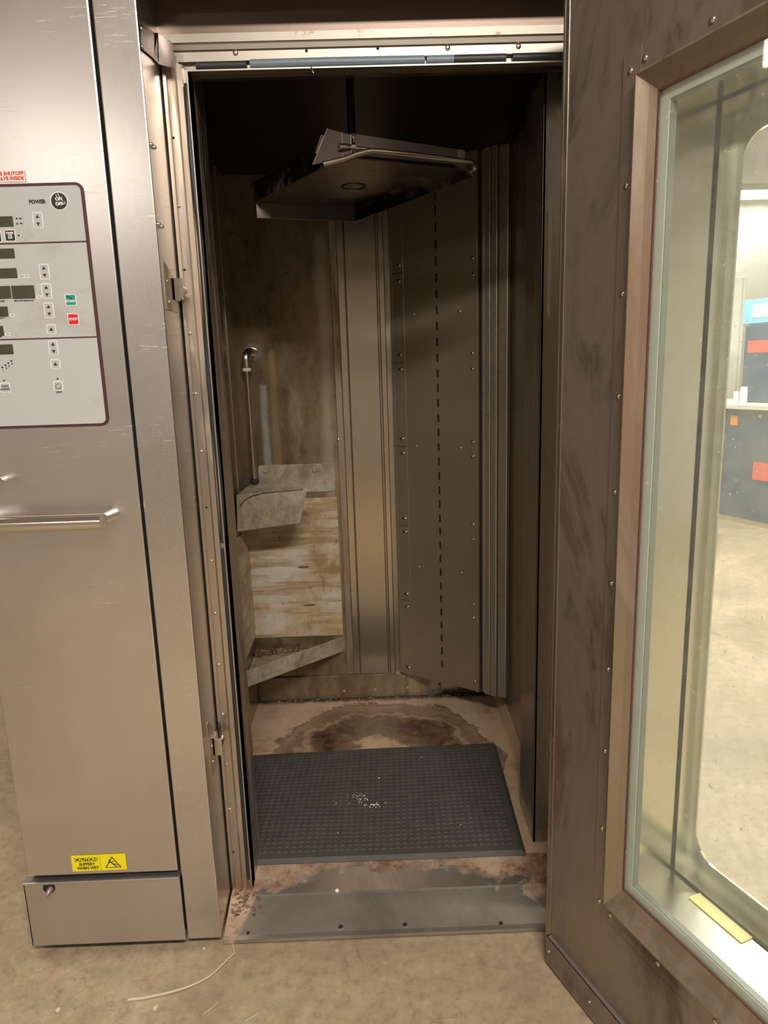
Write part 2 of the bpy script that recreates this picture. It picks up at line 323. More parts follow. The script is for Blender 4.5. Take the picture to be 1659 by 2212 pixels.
# ================================================================ room
def struct(name, mb, m_, **k): return tag(mb.build(name, m_, **k), kind='structure')
X0, X1, Y0, Y1 = -4.0, 5.2, -4.6, 8.2
struct('floor', MB().box((X0, Y0, -.1), (X1, Y1, 0)), M['concrete'])
struct('ceiling', MB().box((X0, Y0, CEIL), (X1, Y1, CEIL+.1)), M['ceil'])
struct('wall_left', MB().box((X0-.1, Y0, 0), (X0, Y1, CEIL)), M['wall'])
struct('wall_right', MB().box((X1, Y0, 0), (X1+.1, Y1, CEIL)), M['wall'])
struct('wall_front', MB().box((X0, Y0-.1, 0), (X1, Y0, CEIL)), M['wall_dim'])
struct('wall_back', MB().box((X0, Y1, 0), (X1, Y1+.1, CEIL)), M['wall'])

def lamp(x, y):
    o = empty('ceiling_light', (x, y, CEIL))
    MB().box((x-.64, y-.17, CEIL-.05), (x+.64, y+.17, CEIL)).build('housing', M['white'], o)
    MB().box((x-.60, y-.14, CEIL-.08), (x+.60, y+.14, CEIL-.05)).build('diffuser', M['lampglow'], o)
    return o
lamp_lab = {4: 'fluorescent ceiling light over the floor seen first through the door window', 5: 'fluorescent ceiling light above the white refrigerator'}
for i, (x, y, e) in enumerate(LAMPS):
    tag(lamp(x, y), lamp_lab.get(i, 'fluorescent ceiling light hanging outside the view of the photo'), 'ceiling light', 'fluorescent ceiling lights')

# ================================================================ rack oven
YF, YJ, YB = 1.488, 1.625, 2.72       # cabinet front, door-frame plane, chamber back
XL, XR = -.515, .485                  # chamber side walls
ZF, ZC = .045, 2.10                   # chamber floor, chamber ceiling
oven = tag(empty('rack_oven', (0, YF, 0)), 'large stainless steel rack oven with its glazed door swung open', 'oven')
def part(name, mb, m_, parent=oven, **k): return mb.build(name, m_, parent, **k)
TOP = 2.45
# --- left cabinet
fp = part('front_panel', MB().box((-.873, YF-.002, .219), (-.5090, YF+.03, TOP)), M['front'], bevel=.003)
part('side_panel', MB().box((-.873, YF+.032, .03), (-.862, 3.0, TOP)), M['front'])
part('panel_gap', MB().box((-.87, YF+.02, .05), (-.50, YF+.06, TOP-.01)), M['dark'])
part('front_column', MB().box((-.503, YF, .022), (-.42, YJ+.02, TOP)), M['column'], bevel=.0025)
kick = part('kick_plate', MB().box((-.883, YF-.008, .028), (-.5055, YF-.004, .206)).box((-.883, YF-.012, .202), (-.5055, YF+.04, .208)).box((-.883, YF-.008, .028), (-.879, YF+.2, .206)), M['kick'], bevel=.001)
hc = onY(106, 1918, YF-.008)
part('access_hole', MB().disc(hc+Vector((0, .0012, 0)), (0, -1, 0), .0145, .0020, n=28), M['dark'], kick)
part('drain_stub', MB().tube([hc+Vector((.004, .0, -.002)), hc+Vector((.003, -.010, -.004)), hc+Vector((-.001, -.016, -.010))], .007, 14, radii=[.0075, .007, .004]), M['copper'], kick)
# --- stickers
def panel_frame(px, py, Y):            # local scale on a front-parallel plane
    c = onY(px, py, Y); s = (onY(px+1, py, Y)-c).length; return c, s
FX, FZ = Vector((1, 0, 0)), Vector((0, 0, 1))
def text_into(mb, s, c, size, mi, ax=FX, az=FZ, off=.012, align='CENTER', lift=Vector((0, -.0002, 0)), xs=1.):
    cu = bpy.data.curves.new('t', 'FONT'); cu.body = s; cu.size = 1; cu.align_x = align; cu.align_y = 'CENTER'; cu.offset = off+.022; cu.resolution_u = 3
    to = bpy.data.objects.new('t', cu); C.objects.link(to)
    dg = bpy.context.evaluated_depsgraph_get(); me = bpy.data.meshes.new_from_object(to.evaluated_get(dg))
    mb.add([c + ax*(v.co.x*size*xs) + az*(v.co.y*size) + lift for v in me.vertices], [tuple(p.vertices) for p in me.polygons], mi)
    bpy.data.objects.remove(to); bpy.data.curves.remove(cu); bpy.data.meshes.remove(me)
def rrect(c, w_, h_, r_, ax=FX, az=FZ, n=5):
    pts = []
    for cx, cz, a0 in ((w_/2-r_, h_/2-r_, 0), (-w_/2+r_, h_/2-r_, 90), (-w_/2+r_, -h_/2+r_, 180), (w_/2-r_, -h_/2+r_, 270)):
        for k in range(n+1):
            a = R(a0+90*k/n); pts.append(c + ax*(cx+r_*math.cos(a)) + az*(cz+r_*math.sin(a)))
    return pts
NY = Vector((0, -1, 0))
# yellow caution sticker
YS = YF-.0035
c, s = panel_frame(214, 1863, YS)
mb = MB(); W_, H_ = 118*s, 39*s
mb.prism(rrect(c, W_, H_, .001), NY*.0004, 0)
L_ = c+NY*.0006
def at(u, v): return L_ + FX*(u*s) + FZ*(v*s)
mb.add([at(-52, 13), at(-3, 13), at(-3, 4), at(-52, 4)], [(0, 1, 2, 3)], 1)
text_into(mb, 'CAUTION', at(-27.5, 8.6), 11*s, 0, lift=NY*.0004, xs=.95)
text_into(mb, 'SLIPPERY', at(-26.5, -3), 9.5*s, 1, lift=NY*.0003, xs=.92)
text_into(mb, 'WHEN WET', at(-25, -12.5), 9.5*s, 1, lift=NY*.0003, xs=.92)
mb.add([at(2.5, 17), at(3.1, 17), at(3.1, -18), at(2.5, -18)], [(0, 1, 2, 3)], 1)
tri = [at(12, -14), at(48, -14), at(29, 14)]; ce = at(29.6, -5)
tri2 = [ce+(p-ce)*.86 for p in tri]; tri3 = [ce+(p-ce)*.8+NY*.0001 for p in tri]
mb.add(tri, [(0, 1, 2)], 1); mb.add([p+NY*.0002 for p in tri3], [(0, 1, 2)], 0)
def stroke(a, b, wd, mi=1):
    d_ = (b-a).normalized(); n_ = d_.cross(NY)*wd/2*s; k = NY*.0005
    mb.add([a+n_+k, b+n_+k, b-n_+k, a-n_+k], [(0, 1, 2, 3)], mi)
for a_, b_, w__ in (((24, 3), (29, -3), 2.4), ((29, -3), (33, -7), 2.6), ((33, -7), (38, -12), 2), ((29, -4), (36, -5), 1.8), ((36, -5), (40, -8), 1.6), ((25, 1), (22, -2), 1.5), ((27, 0), (33, 2), 1.5)):
    stroke(at(*a_), at(*b_), w__)
mb.disc(at(23, 5)+NY*.0004, NY, 1.6*s, .0001, 1)
tag(part('caution_sticker', mb, [M['yellow'], M['black_print']], fp), 'yellow slippery when wet warning sticker')
# gas label
c, s = panel_frame(12, 381, YS)
mb = MB(); mb.box((c.x-48*s, YS-.0004, onY(30, 393, YS).z), (onY(54, 380, YS).x, YS, onY(30, 368, YS).z), 0)
text_into(mb, 'GAS SHUTOFF', onY(51, 374.5, YS), 10.2*s, 1, align='RIGHT', lift=NY*.0006, off=.02)
text_into(mb, 'VALVE INSIDE', onY(52, 385, YS), 10.2*s, 1, align='RIGHT', lift=NY*.0006, off=.02)
tag(part('gas_label', mb, [M['label_white'], M['red_print']], fp), 'white label with red capital lettering')
# --- control panel
ct, cb = onY(178, 394, YS), onY(230, 919, YS)
xr = (ct.x+onY(233, 880, YS).x)/2; zt, zb = onY(160, 393.5, YS).z, onY(200, 920.5, YS).z; xl = -.845
cc = Vector(((xl+xr)/2, YS, (zt+zb)/2)); CW, CH = xr-xl, zt-zb
cp = part('control_panel', MB().prism(rrect(cc, CW, CH, .016), NY*.0008, 1).prism(rrect(cc+NY*.0009, CW-.0115, CH-.0115, .011), NY*.0003, 0), [M['panel_grey'], M['maroon']])
YP = YS-.0014
def P(px, py): return onY(px, py, YP)
def Sx(px, py): return (P(px+1, py)-P(px, py)).length
for yy, tt in ((524, .0030), (731, .0028)):
    z = P(100, yy).z; part('divider_line', MB().box((xl+.004, YP, z-tt/2), (xr-.004, YP+.0004, z+tt/2)), M['maroon'], cp)
def button(px, py, w_, h_, face, glyphs=(), texts=(), ring=1.6, name='button', lab=None, rad=3.2):
    s = Sx(px, py)*1.02; c = P(px, py); mb = MB()
    mb.prism(rrect(c, w_*s, h_*s, rad*s), NY*.0004, 0); mb.prism(rrect(c+NY*.0005, (w_-2*ring)*s, (h_-2*ring)*s, max(rad-ring, .6)*s), NY*.0002, 1)
    for g in glyphs:
        pts = [c + FX*(u*s) + FZ*(v*s) + NY*.0010 for u, v in g]; mb.add(pts, [tuple(range(len(pts)))], 2)
    for (tx, u, v, sz) in texts: text_into(mb, tx, c+FX*(u*s)+FZ*(v*s), sz*s, 3, lift=NY*.0010, off=.015)
    o = part(name, mb, [M['white_print'], M[face], M['black_print'], M['white_print'] if face in ('black_print', 'green', 'red') else M['black_print']], cp)
    if lab: tag(o, lab)
    return o
UP = [(-4, 4.5), (4, 4.5), (0, 11.5)]; DN = [(-4, -4.5), (0, -11.5), (4, -4.5)]; U1 = [(-4, -3.5), (4, -3.5), (0, 4)]
for px, py in ((82, 476), (96, 587), (101, 629), (106, 670.5)): button(px, py, 21, 32, 'btn_grey', (UP, DN), lab='up and down arrow button')
button(115.5, 751.5, 20, 30, 'btn_grey', (UP, DN), lab='up and down arrow button')
for px, py in ((111, 711), (120, 786)): button(px, py, 20, 20, 'btn_grey', (U1,), lab='single up arrow button')
def lines(seg, w_):
    out = []
    for a, b in seg:
        dx, dy = b[0]-a[0], b[1]-a[1]; l = math.hypot(dx, dy); nx, ny = -dy/l*w_/2, dx/l*w_/2
        out.append([(a[0]+nx, a[1]+ny), (b[0]+nx, b[1]+ny), (b[0]-nx, b[1]-ny), (a[0]-nx, a[1]-ny)])
    return out
button(126, 834, 20, 21, 'btn_grey', lines([((-5, -5), (5, -5)), ((5, -5), (5, 3)), ((-5, -5), (-5, 1.5)), ((-5, 1.5), (3, 6.5))], 1.0), lab='vent button with a house outline')
button(11.5, 837.5, 21, 21, 'btn_grey', (), (('COOL', 0, 3, 6), ('DOWN', 0, -3.4, 6)), lab='cool down button')
button(22, 509, 23, 24, 'black_print', (), (('TIMER', 0, 5, 6), ('ON', 0, .3, 5.5), ('OFF', 0, -4.7, 5.5)), lab='black timer button')
button(-8, 511, 23, 24, 'black_print')
button(153, 648, 23.5, 24, 'green', (lines([((-7, 9), (4, 1))], 2.2)[0],), (('START', .3, -2.6, 7),), lab='green START button')
button(158.5, 689.5, 23.5, 24, 'red', (), (('STOP', 0, 0, 7),), lab='red STOP button')
s = Sx(128, 434); c = P(128, 434.5); mb = MB()
mb.disc(c, NY, 19.3*s, .0006, 0, 40); mb.disc(c+NY*.0007, NY, 17.3*s, .0004, 1, 40)
text_into(mb, 'ON', c+FZ*4*s, 9.5*s, 0, lift=NY*.0014, off=.02); text_into(mb, 'OFF', c-FZ*6*s, 9.5*s, 0, lift=NY*.0014, off=.02)
for a_, b_ in (((-5, 14), (-3, 6)), ((-1, 17), (2, 9)), ((2, 9), (5, 4)), ((5, 4), (9, 0)), ((4, -8), (13, -5)), ((13, -5), (11, -1))):
    q = lines([(a_, b_)], 1.1)[0]; mb.add([c+FX*(u*s)+FZ*(v*s)+NY*.0014 for u, v in q], [(0, 1, 2, 3)], 0)
tag(part('power_button', mb, [M['white_print'], M['black_print']], cp), 'round black on off button with a white ring')
for (x0, x1, y0, y1) in ((-30, 28.5, 467, 489.5), (-30, 31.5, 536.5, 558), (-30, 37, 579, 600.5), (-20, 23.5, 617.5, 645), (25.5, 75, 616, 644.5), (-30, 17.5, 662, 684), (-30, 8, 704, 725.5), (-30, 28.5, 743.5, 765)):
    a = P(x0, (y0+y1)/2); b = P(x1, (y0+y1)/2); z0 = P(x1, y1).z; z1 = P(x1, y0).z
    part('display', MB().prism(rrect(Vector(((a.x+b.x)/2, YP, (z0+z1)/2)), b.x-a.x, z1-z0, .0015), NY*.0005), M['display'], cp)
def T(tx, px, py, sz, al='CENTER', off=.01, xs=1):
    mb = MB(); text_into(mb, tx, P(px, py), sz*Sx(px, py), 0, align=al, lift=NY*.0004, off=off, xs=xs); part('printed_text', mb, M['black_print'], cp)
T('POWER', 80.5, 436, 10.8, off=.025, xs=.95); T('AM', 44, 472, 4.6); T('PM', 46, 483, 4.6)
T('MINUTES REMAINING', 52, 649.5, 4.4); T('MINUTES SET', -2, 651, 4.4); T('VENT', 128, 847, 6)
T('HEAT ON', 52, 597, 4.6); T('ON', 84, 642, 4.4); T('ON', 27, 681, 4.4); T('ON', 17, 722, 4.4); T('HUMIDITY', 0, 687.5, 4.2); T('STEAM WATER', -10, 728, 4.2)
for k, (px, py) in enumerate(((5, 793.5), (12, 788.8), (18, 784.4), (24.6, 779.7))): T(str(k+1), px+1.8, py+6.2, 6)
for px, py, rr in ((36, 472, 1.9), (37.5, 483.5, 1.9), (40.5, 508.5, 1.9), (5, 793.5, 1.9), (12, 788.8, 1.9), (18, 784.4, 1.9), (24.6, 779.7, 1.9), (9, 822, 1.9), (124.4, 818.3, 1.9)):
    part('indicator_dot', MB().disc(P(px, py), NY, rr*Sx(px, py), .0005, 0, 14), M['black_print'], cp)
for px, py, wd in ((51, 597, 24), (83, 642, 12), (26, 681, 12), (16, 722, 12)):
    s = Sx(px, py); c = P(px, py)+NY*.0001
    mb = MB(); mb.prism([c+FX*(u*s)+FZ*(v*s) for u, v in ((-wd/2, 0), (-wd/2+3, 3.2), (wd/2, 3.2), (wd/2, -3.2), (-wd/2+3, -3.2))], NY*.0001)
    part('indicator_tag', mb, M['white_print'], cp)
# --- cabinet handle and latch
hr = onY(222, 1127, 1.43); hz = hr.z
hb = MB().tube([(-.86, 1.43, hz), (hr.x, 1.43, hz)], .0175, 32)
ho = tag(part('handle', hb, M['chrome']), 'horizontal tubular pull handle')
part('mount', MB().tube([(hr.x-.004, 1.446, hz+.004), (hr.x+.004, YF, hz+.004)], .012, 20, radii=[.010, .013]), M['front'], ho)
part('mount', MB().tube([(-.835, 1.445, hz+.004), (-.835, YF, hz+.004)], .012, 20), M['front'], ho)
lz = onY(8, 1041, 1.46)
part('latch', MB().disc((lz.x-.012, YF-.002, lz.z), NY, .009, .022, n=24).box((lz.x-.028, 1.452, lz.z-.005), (lz.x+.008, 1.463, lz.z+.0045)), M['chrome'], bevel=.0015)

# --- header and outer shell
part('header', MB().box((-.44, YJ-.005, 2.09), (.62, YJ+.03, TOP)), M['headersteel'])
part('added_soffit', MB().box((-.42, YF+.005, 2.155), (.62, YJ, 2.165)), M['headersteel'])  # unseen soffit, added low over the recess to shade the header
part('right_column', MB().box((.485, YF+.04, .02), (.60, YJ+.4, TOP)), M['column'], bevel=.002)
part('outer_shell', MB().box((-.86, 3.0, .03), (.66, 3.02, TOP)).box((.645, YF+.06, .03), (.66, 3.0, TOP)).box((-.86, YF+.05, TOP), (.66, 3.02, TOP+.02)), M['front'])
# --- door frame trim: left, right and top, profile (distance out from the opening edge, Y)
XO, ZO = -.362, 2.022
prof = [(0, 1.66), (0, 1.622), (.002, 1.622), (.003, 1.636), (.014, 1.636), (.015, 1.628), (.026, 1.628), (.028, 1.6225), (.030, 1.628), (.046, 1.628), (.047, 1.620), (.054, 1.620), (.058, 1.64), (.058, 1.66)]
def jamb(sgn, xo, z0):
    v = []; n = len(prof)
    for zz in (z0, None):
        for (u, Y) in prof: v.append((xo-sgn*u, Y, zz if zz is not None else ZO+u*.9))
    return MB().add(v, [(i, i+1, n+i+1, n+i) for i in range(n-1)] + [tuple(range(n)), tuple(range(n, 2*n))])
lj = part('door_jamb', jamb(1, XO, .03), M['jamb'])
pl_ = [(0, 1.66), (0, 1.622), (.003, 1.622), (.004, 1.638), (.019, 1.638), (.020, 1.627), (.038, 1.627), (.040, 1.622), (.049, 1.620), (.051, 1.618), (.0515, 1.6155), (.067, 1.614), (.068, 1.622), (.068, 1.66)]
n = len(pl_)
v = [(-.415 if u > .01 else XO-.004, Y, ZO+u) for u, Y in pl_] + [(.60, Y, ZO+u) for u, Y in pl_]
lt = part('lintel_trim', MB().add(v, [(i, i+1, n+i+1, n+i) for i in range(n-1)]+[tuple(range(n))]), M['lintel'])
# gaskets
def gcurve(pts, r_, mi_, parent, nm='gasket', lab=None):
    o = part(nm, MB().tube(pts, r_, 12), mi_, parent)
    if lab: tag(o, lab)
    return o
gz = ZO+.0115
def gx(px): return onY(px, 135, 1.63).x
gcurve([(gx(424), 1.6285, gz), (gx(533), 1.6285, gz)], .0085, M['gasket'], lt, lab='short black gasket piece')
gcurve([(gx(541), 1.6275, gz+.0005), (gx(700), 1.627, gz+.001), (gx(917), 1.627, gz)], .0095, M['gasketgrey'], lt, lab='light grey gasket piece')
gcurve([(gx(921), 1.6275, gz), (gx(980), 1.6275, gz)], .0092, M['gasketgrey'], lt, lab='light grey gasket piece')
gcurve([(gx(981), 1.6275, gz), (gx(1092), 1.6275, gz)], .0092, M['gasket'], lt, lab='black gasket piece')
gcurve([(gx(1106), 1.6275, gz), (.5, 1.6275, gz)], .0092, M['gasket'], lt, lab='black gasket piece')
zz = [onY(407, 182, 1.63).z, onY(455, 900, 1.63).z, onY(490, 1172, 1.63).z, onY(500, 1185, 1.63).z, .075]
path = [(XO-.006-.003*math.sin(i*.8), 1.628+.0015*math.sin(i*1.7), zz[0]+(zz[2]-zz[0])*i/16) for i in range(17)]
gcurve(path, .0062, M['gasket'], lj, lab='loose upper length of black gasket')
gcurve([(XO-.009, 1.629, zz[3]), (XO-.008, 1.629, zz[4])], .0062, M['gasket'], lj, lab='lower length of black gasket')
part('seal_lip', MB().box((XO-.0025, 1.615, .04), (XO, 1.66, ZO)), M['jamb'], lj)
# rivets on the jamb and lintel
def rivet(c, nrm, r_=.0042, h_=.003, parent=oven, m_='screw', name='rivet'):
    return part(name, MB().dome(c, nrm, r_, h_), M[m_], parent)
for px, py in ((387, 445), (411, 720), (423, 851), (435, 975), (457, 1212), (465, 1325), (473, 1436), (481, 1543), (490, 1652), (497, 1748)):
    rivet(onY(px, py, 1.628), NY, .0037, .003, lj)
for px, py in ((375, 298), (399, 583), (446, 1096), (505, 1840)):
    part('screw_hole', MB().disc(onY(px, py, 1.6285), NY, .0028, .0008, n=14), M['dark'], lj)
for px, py in ((509, 114), (967, 103), (1120, 100)): rivet(onY(px, py, 1.627), NY, .0055, .0035, lt)
for px, py in ((662, 110), (816, 105)): part('screw_hole', MB().disc(onY(px, py, 1.6275), NY, .0032, .0008, n=14), M['dark'], lt)
part('wire_stub', MB().tube([onY(672, 143, 1.624), onY(674, 150, 1.618), onY(677, 158, 1.618)], .0016, 8), M['screw'], lt)
# reveal hardware: bracket top left, striker plates, bolts
XV = -.42
def V3(p): return Vector(p)
b1 = onX(301, 50, XV+.002); b2 = onX(303, 104, XV+.002)
b3 = onX(333, 71, XV+.002); b4 = onX(330, 127, XV+.002)
q1 = onY(374, 93, 1.598); q2 = onY(377, 149, 1.598); q3 = onY(342, 72, 1.598); q4 = onY(343, 140, 1.598)
mb = MB(); th = .002
mb.prism([b1, b3, b4, b2], (.002, 0, 0)); mb.prism([q3, q1, q2, q4], (0, -.002, 0)); mb.prism([b3, q3, q4, b4], (.001, -.0015, 0))
br = part('corner_bracket', mb, M['bracketsteel'], bevel=.0006)
for px, py in ((305, 62), (307, 101)): rivet(onX(px, py, XV+.004), (1, 0, 0), .0042, .003, br)
for (ya, yb_) in ((562, 668), (1560, 1690)):
    pa = onX(348 if ya < 900 else 447, ya, XV); pb = onX(356 if ya < 900 else 452, yb_, XV)
    yA, yBk = (pa.y+pb.y)/2+.004, YJ-.035
    st = part('striker_plate', MB().prism([(XV, yA, pa.z), (XV, yA+.012, pa.z), (XV, yBk, (pa.z+pb.z)/2+.02), (XV, yBk, pb.z), (XV, yA, pb.z)], (.0025, 0, 0)), M['reveal'], bevel=.0005)
    zc = onX(372 if ya < 900 else 463, 625 if ya < 900 else 1603, XV).z
    part('striker_hook', MB().box((XV+.002, yBk-.03, zc-.022), (XV+.006, yBk+.012, zc+.022)).box((XV+.002, yBk-.03, zc-.022), (XV+.024, yBk-.026, zc+.022)).tube([(XV+.016, yBk-.025, zc), (XV+.016, yBk+.012, zc)], .008, 16), M['screw'], st)
    rivet((XV+.0025, yA+.022, zc+.012), (1, 0, 0), .004, .003, st); rivet((XV+.0025, yA+.022, zc-.03), (1, 0, 0), .004, .003, st)
for px, py in ((325, 312), (332, 318), (341, 484), (348, 489)): rivet(onX(px, py, XV), (1, 0, 0), .0042, .006, oven, name='bolt')
# sill
mb = MB()
xs0, xs1 = -.416, .60
ys = [(YF, .004), (YF, .014), (1.50, .0155), (1.596, .043), (1.602, .0452), (1.72, .0452)]
n = len(ys)
mb.add([(xs0, a, b) for a, b in ys] + [(xs1, a, b) for a, b in ys], [(i, i+1, n+i+1, n+i) for i in range(n-1)])
sill = part('sill_ramp', mb, M['sill'])
for px, py in ((536, 2015), (736, 2003), (875, 1998), (1082, 1994)):
    q = onZ(px, py, .018); q.z = .0155+(q.y-1.5)*.2865+.0004
    nn_ = Vector((0, -.275, .96)); ho_ = MB().disc(q, nn_, .0056, .0009, n=20); ho_.disc(q+nn_*.0007, nn_, .0042, .0004, 1, n=20)
    part('screw_hole', ho_, [M['screw'], M['dark']], sill)
# --- chamber
part('chamber_floor', MB().box((XL-.01, 1.70, .02), (XR+.02, YB+.02, ZF)), M['chfloor'])
part('chamber_ceiling', MB().box((XL-.05, YJ+.03, ZC), (XR+.1, YB+.05, ZC+.02)), M['near_black'])
# ceiling apron just behind the lintel
part('ceiling_lip', MB().box((XO-.01, YJ+.02, ZO-.006), (.5, YJ+.035, ZC)), M['carrier'])
cb_ = part('back_wall', MB().box((XL-.01, YB, ZF), (XR+.05, YB+.02, ZC)), M['inner'])
# stained access plates on the left half of the back wall
z740 = onY(600, 740, YB).z
part('stained_plate', MB().box((XL, YB-.006, .148), (-.138, YB, ZC)), M['scaleplate2'], cb_, bevel=.001)
part('collar_plate', MB().prism(rrect(Vector((-.305, YB-.006, .985)), .30, .112, .012), (0, -.004, 0)), M['trough'], cb_, bevel=.0015)
part('heater_cover', MB().box((-.522, YB-.012, .325), (-.150, YB-.006, .905)), M['scalepanel'], cb_, bevel=.0015)
for (px, py, wd, hd) in ((655, 1225, .024, .0045), (668, 1307, .028, .0035)):
    q = onY(px, py, YB-.0125); mbd = MB(); mbd.prism([q+FX*(wd*math.cos(a*math.pi/8))+FZ*(hd*math.sin(a*math.pi/8)) for a in range(16)], (0, -.0006, 0))
    part('vent_slot', mbd, M['crust'], cb_)
for px, py in ((573, 1019), (679, 1017)): rivet(onY(px, py, YB-.01), NY, .008, .005, cb_, 'trough')
part('left_seam_strip', MB().box((-.138, YB-.010, .15), (-.112, YB, ZC)), M['seamsteel'], cb_, bevel=.0015)
part('wall_panel', MB().box((-.112, YB-.0105, .15), (-.0855, YB, ZC)), M['panelsteel'], cb_, bevel=.002)
part('wall_panel', MB().box((-.0835, YB-.012, .15), (.034, YB, ZC)), M['panelsteel'], cb_, bevel=.003)
part('wall_panel', MB().box((.040, YB-.022, .15), (.062, YB, ZC)), M['panelsteel'], cb_, bevel=.003)
part('back_skirting', MB().box((XL, YB-.014, ZF), (.2, YB, .148)), M['scaleplate'], cb_, bevel=.002)
for px, py in ((744, 1493), (810, 1490), (880, 1486), (951, 1484)): rivet(onY(px, py, YB-.014), NY, .006, .003, cb_, 'trough')
rivet(onY(731, 950, YB-.008), NY, .007, .003, cb_)
part('left_wall', MB().box((XL-.01, 1.95, ZF), (XL, YB, ZC)), M['inner'])
part('left_corner_strip', MB().box((XL, 2.585, .33), (XL+.004, YB, ZC)), M['duct'], bevel=.001)
part('left_lower_panel', MB().box((XL, 2.47, .33), (XL+.0045, YB-.004, .80)), M['scalepanel'], bevel=.001)
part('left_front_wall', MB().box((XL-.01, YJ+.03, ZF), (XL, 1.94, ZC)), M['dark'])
part('jamb_liner', MB().box((XO-.008, YJ+.03, ZF), (XO-.001, 1.765, ZC-.05)), M['reveal'])
part('right_wall', MB().box((XR, 1.95, ZF), (XR+.01, YB, ZC)), M['inner'])
part('floor_cove', MB().prism([(XR, 1.9, ZF), (XR-.022, 1.9, ZF+.001), (XR-.004, 1.9, ZF+.05), (XR, 1.9, ZF+.05)], (0, .78, 0)), M['chfloor'])
for Y in (2.0, 2.15, 2.3, 2.45): rivet((XR-.010, Y, ZF+.032), (-1, 0, .4), .003, .002, oven)
# right post inside the opening
part('right_post', MB().box((.423, 1.765, ZF), (.60, 1.772, 2.055)).box((.423, 1.765, ZF), (.430, 1.945, 2.055)), M['inner'], bevel=.001)
part('post_strip', MB().prism(rrect(Vector((.442, 1.764, 1.65)), .008, .28, .0039), (0, -.0015, 0)), M['doorframe'])
# --- air duct with slots, standing diagonally across the back right corner
A = Vector((.088, 2.69, 0)); B_ = Vector((.378, 2.488, 0)); du = (B_-A).normalized(); dn = Vector((du.y, -du.x, 0))   # dn faces the camera
if dn.y > 0: dn = -dn
ZD0 = .16
DL = (B_-A).length
duct = tag(part('air_duct', MB().obox(A, du, dn, FZ, (0, -.10, ZD0), (DL, 0, ZC)), M['duct'], bevel=.0015), 'slotted air duct')
part('duct_flange', MB().obox(A, du, dn, FZ, (-.004, -.02, ZD0), (.004, .004, ZC)).obox(A, du, dn, FZ, (.004, 0, ZD0), (.052, .0022, ZC)), M['duct'], duct, bevel=.0008)
part('duct_flange', MB().obox(A, du, dn, FZ, (DL-.012, 0, ZD0), (DL, .004, ZC)), M['duct'], duct, bevel=.0008)
part('duct_gap', MB().obox(A, du, dn, FZ, (DL, -.06, ZD0), (DL+.010, -.012, ZC)), M['dark'], duct)
def onD(px, py, off=0.): return onP(px, py, A+dn*off, dn)
slots_y = [388, 422, 455, 491, 528, 563, 600, 635, 670, 704, 739, 773, 806, 838, 871, 903, 934, 966, 997, 1028, 1059, 1089, 1119, 1148, 1178, 1207, 1236, 1265, 1294, 1322, 1350, 1378, 1406, 1434]
for py in slots_y:
    q = onD(939.5+(py-425)*.0155, py, .0)
    part('air_slot', MB().prism(rrect(q, .0075, .030, .0032, du, FZ, 3), dn*.0005), M['dark'], duct)
for px, py in ((863, 573), (863, 607), (866, 766), (867, 798), (870, 948), (872, 979), (875, 1120), (877, 1149), (880, 1283), (881, 1311), (884, 1442)):
    q = onD(px, py, .0022); part('clip_screw', MB().prism(rrect(q, .026, .034, .006, du, FZ, 3), dn*.0005, 1).dome(q+dn*.0004, dn, .0068, .006, 0).disc(q-du*.0095+dn*.0003, dn, .0045, .0007, 2), [M['screw'], M['duct'], M['dark']], duct)
for px, py in ((1022, 557), (1023, 593), (1021, 763), (1021, 797), (1022, 955), (1022, 986), (1022, 1133), (1022, 1165), (1023, 1306), (1023, 1335), (1026, 1472)):
    part('clip_screw', MB().dome(onD(px, py), dn, .0068, .006), M['screw'], duct)
for px, py in ((893, 679), (993, 673), (899, 964), (994, 968), (905, 1225), (997, 1238)): rivet(onD(px, py), dn, .007, .0035, duct, 'duct')
for px, py in ((853, 590), (853, 784), (858, 964), (862, 1135), (868, 1297)):
    q = onD(px+8, py, .0023); mbj = MB(); mbj.obox(q, du, dn, FZ, (-.03, 0, -.0008), (.022, .0004, .0008))
    part('joint_line', mbj, M['dark'], duct)
# stepped corner panels right of the duct
E0 = B_ + du*.010
for k, (a, b, off) in enumerate(((0, .012, -.006), (.014, .038, .004), (.040, .064, .006), (.066, .10, -.002))):
    part('corner_strip', MB().obox(E0, du, dn, FZ, (a, -.03, ZD0), (b, off, ZC)), M['stripsteel'], bevel=.003)
# --- steam pipe
e = Vector((-.462, 2.655, 1.462)); pb_ = onY(550, 1037, 2.655)
sp = part('steam_pipe', MB().tube([e+Vector((0, 0, -.045)), pb_], .0085, 20), M['chrome'])
pts = [Vector((e.x+.02, YB-.006, e.z+.012))]
for a in range(9):
    t_ = a/8*math.pi/2; pts.append(Vector((e.x+.012*(1-math.sin(t_)), e.y+.03*(1-math.sin(t_)), e.z-.016+.03*math.cos(t_))))
pts.append(e+Vector((0, 0, -.030)))
part('pipe_elbow', MB().tube(pts, .016, 20).tube([e+Vector((0, 0, -.026)), e+Vector((0, 0, -.044))], .0185, 20).disc((e.x+.02, YB-.006, e.z+.012), NY, .034, .003), M['screw'], sp)
part('pipe_nut', MB().tube([e+Vector((0, 0, -.046)), e+Vector((0, 0, -.058))], .0165, 12), M['white'], sp)
part('pipe_collar', MB().tube([pb_+Vector((0, 0, .008)), pb_+Vector((0, 0, -.012))], .015, 14), M['gasket'], sp)
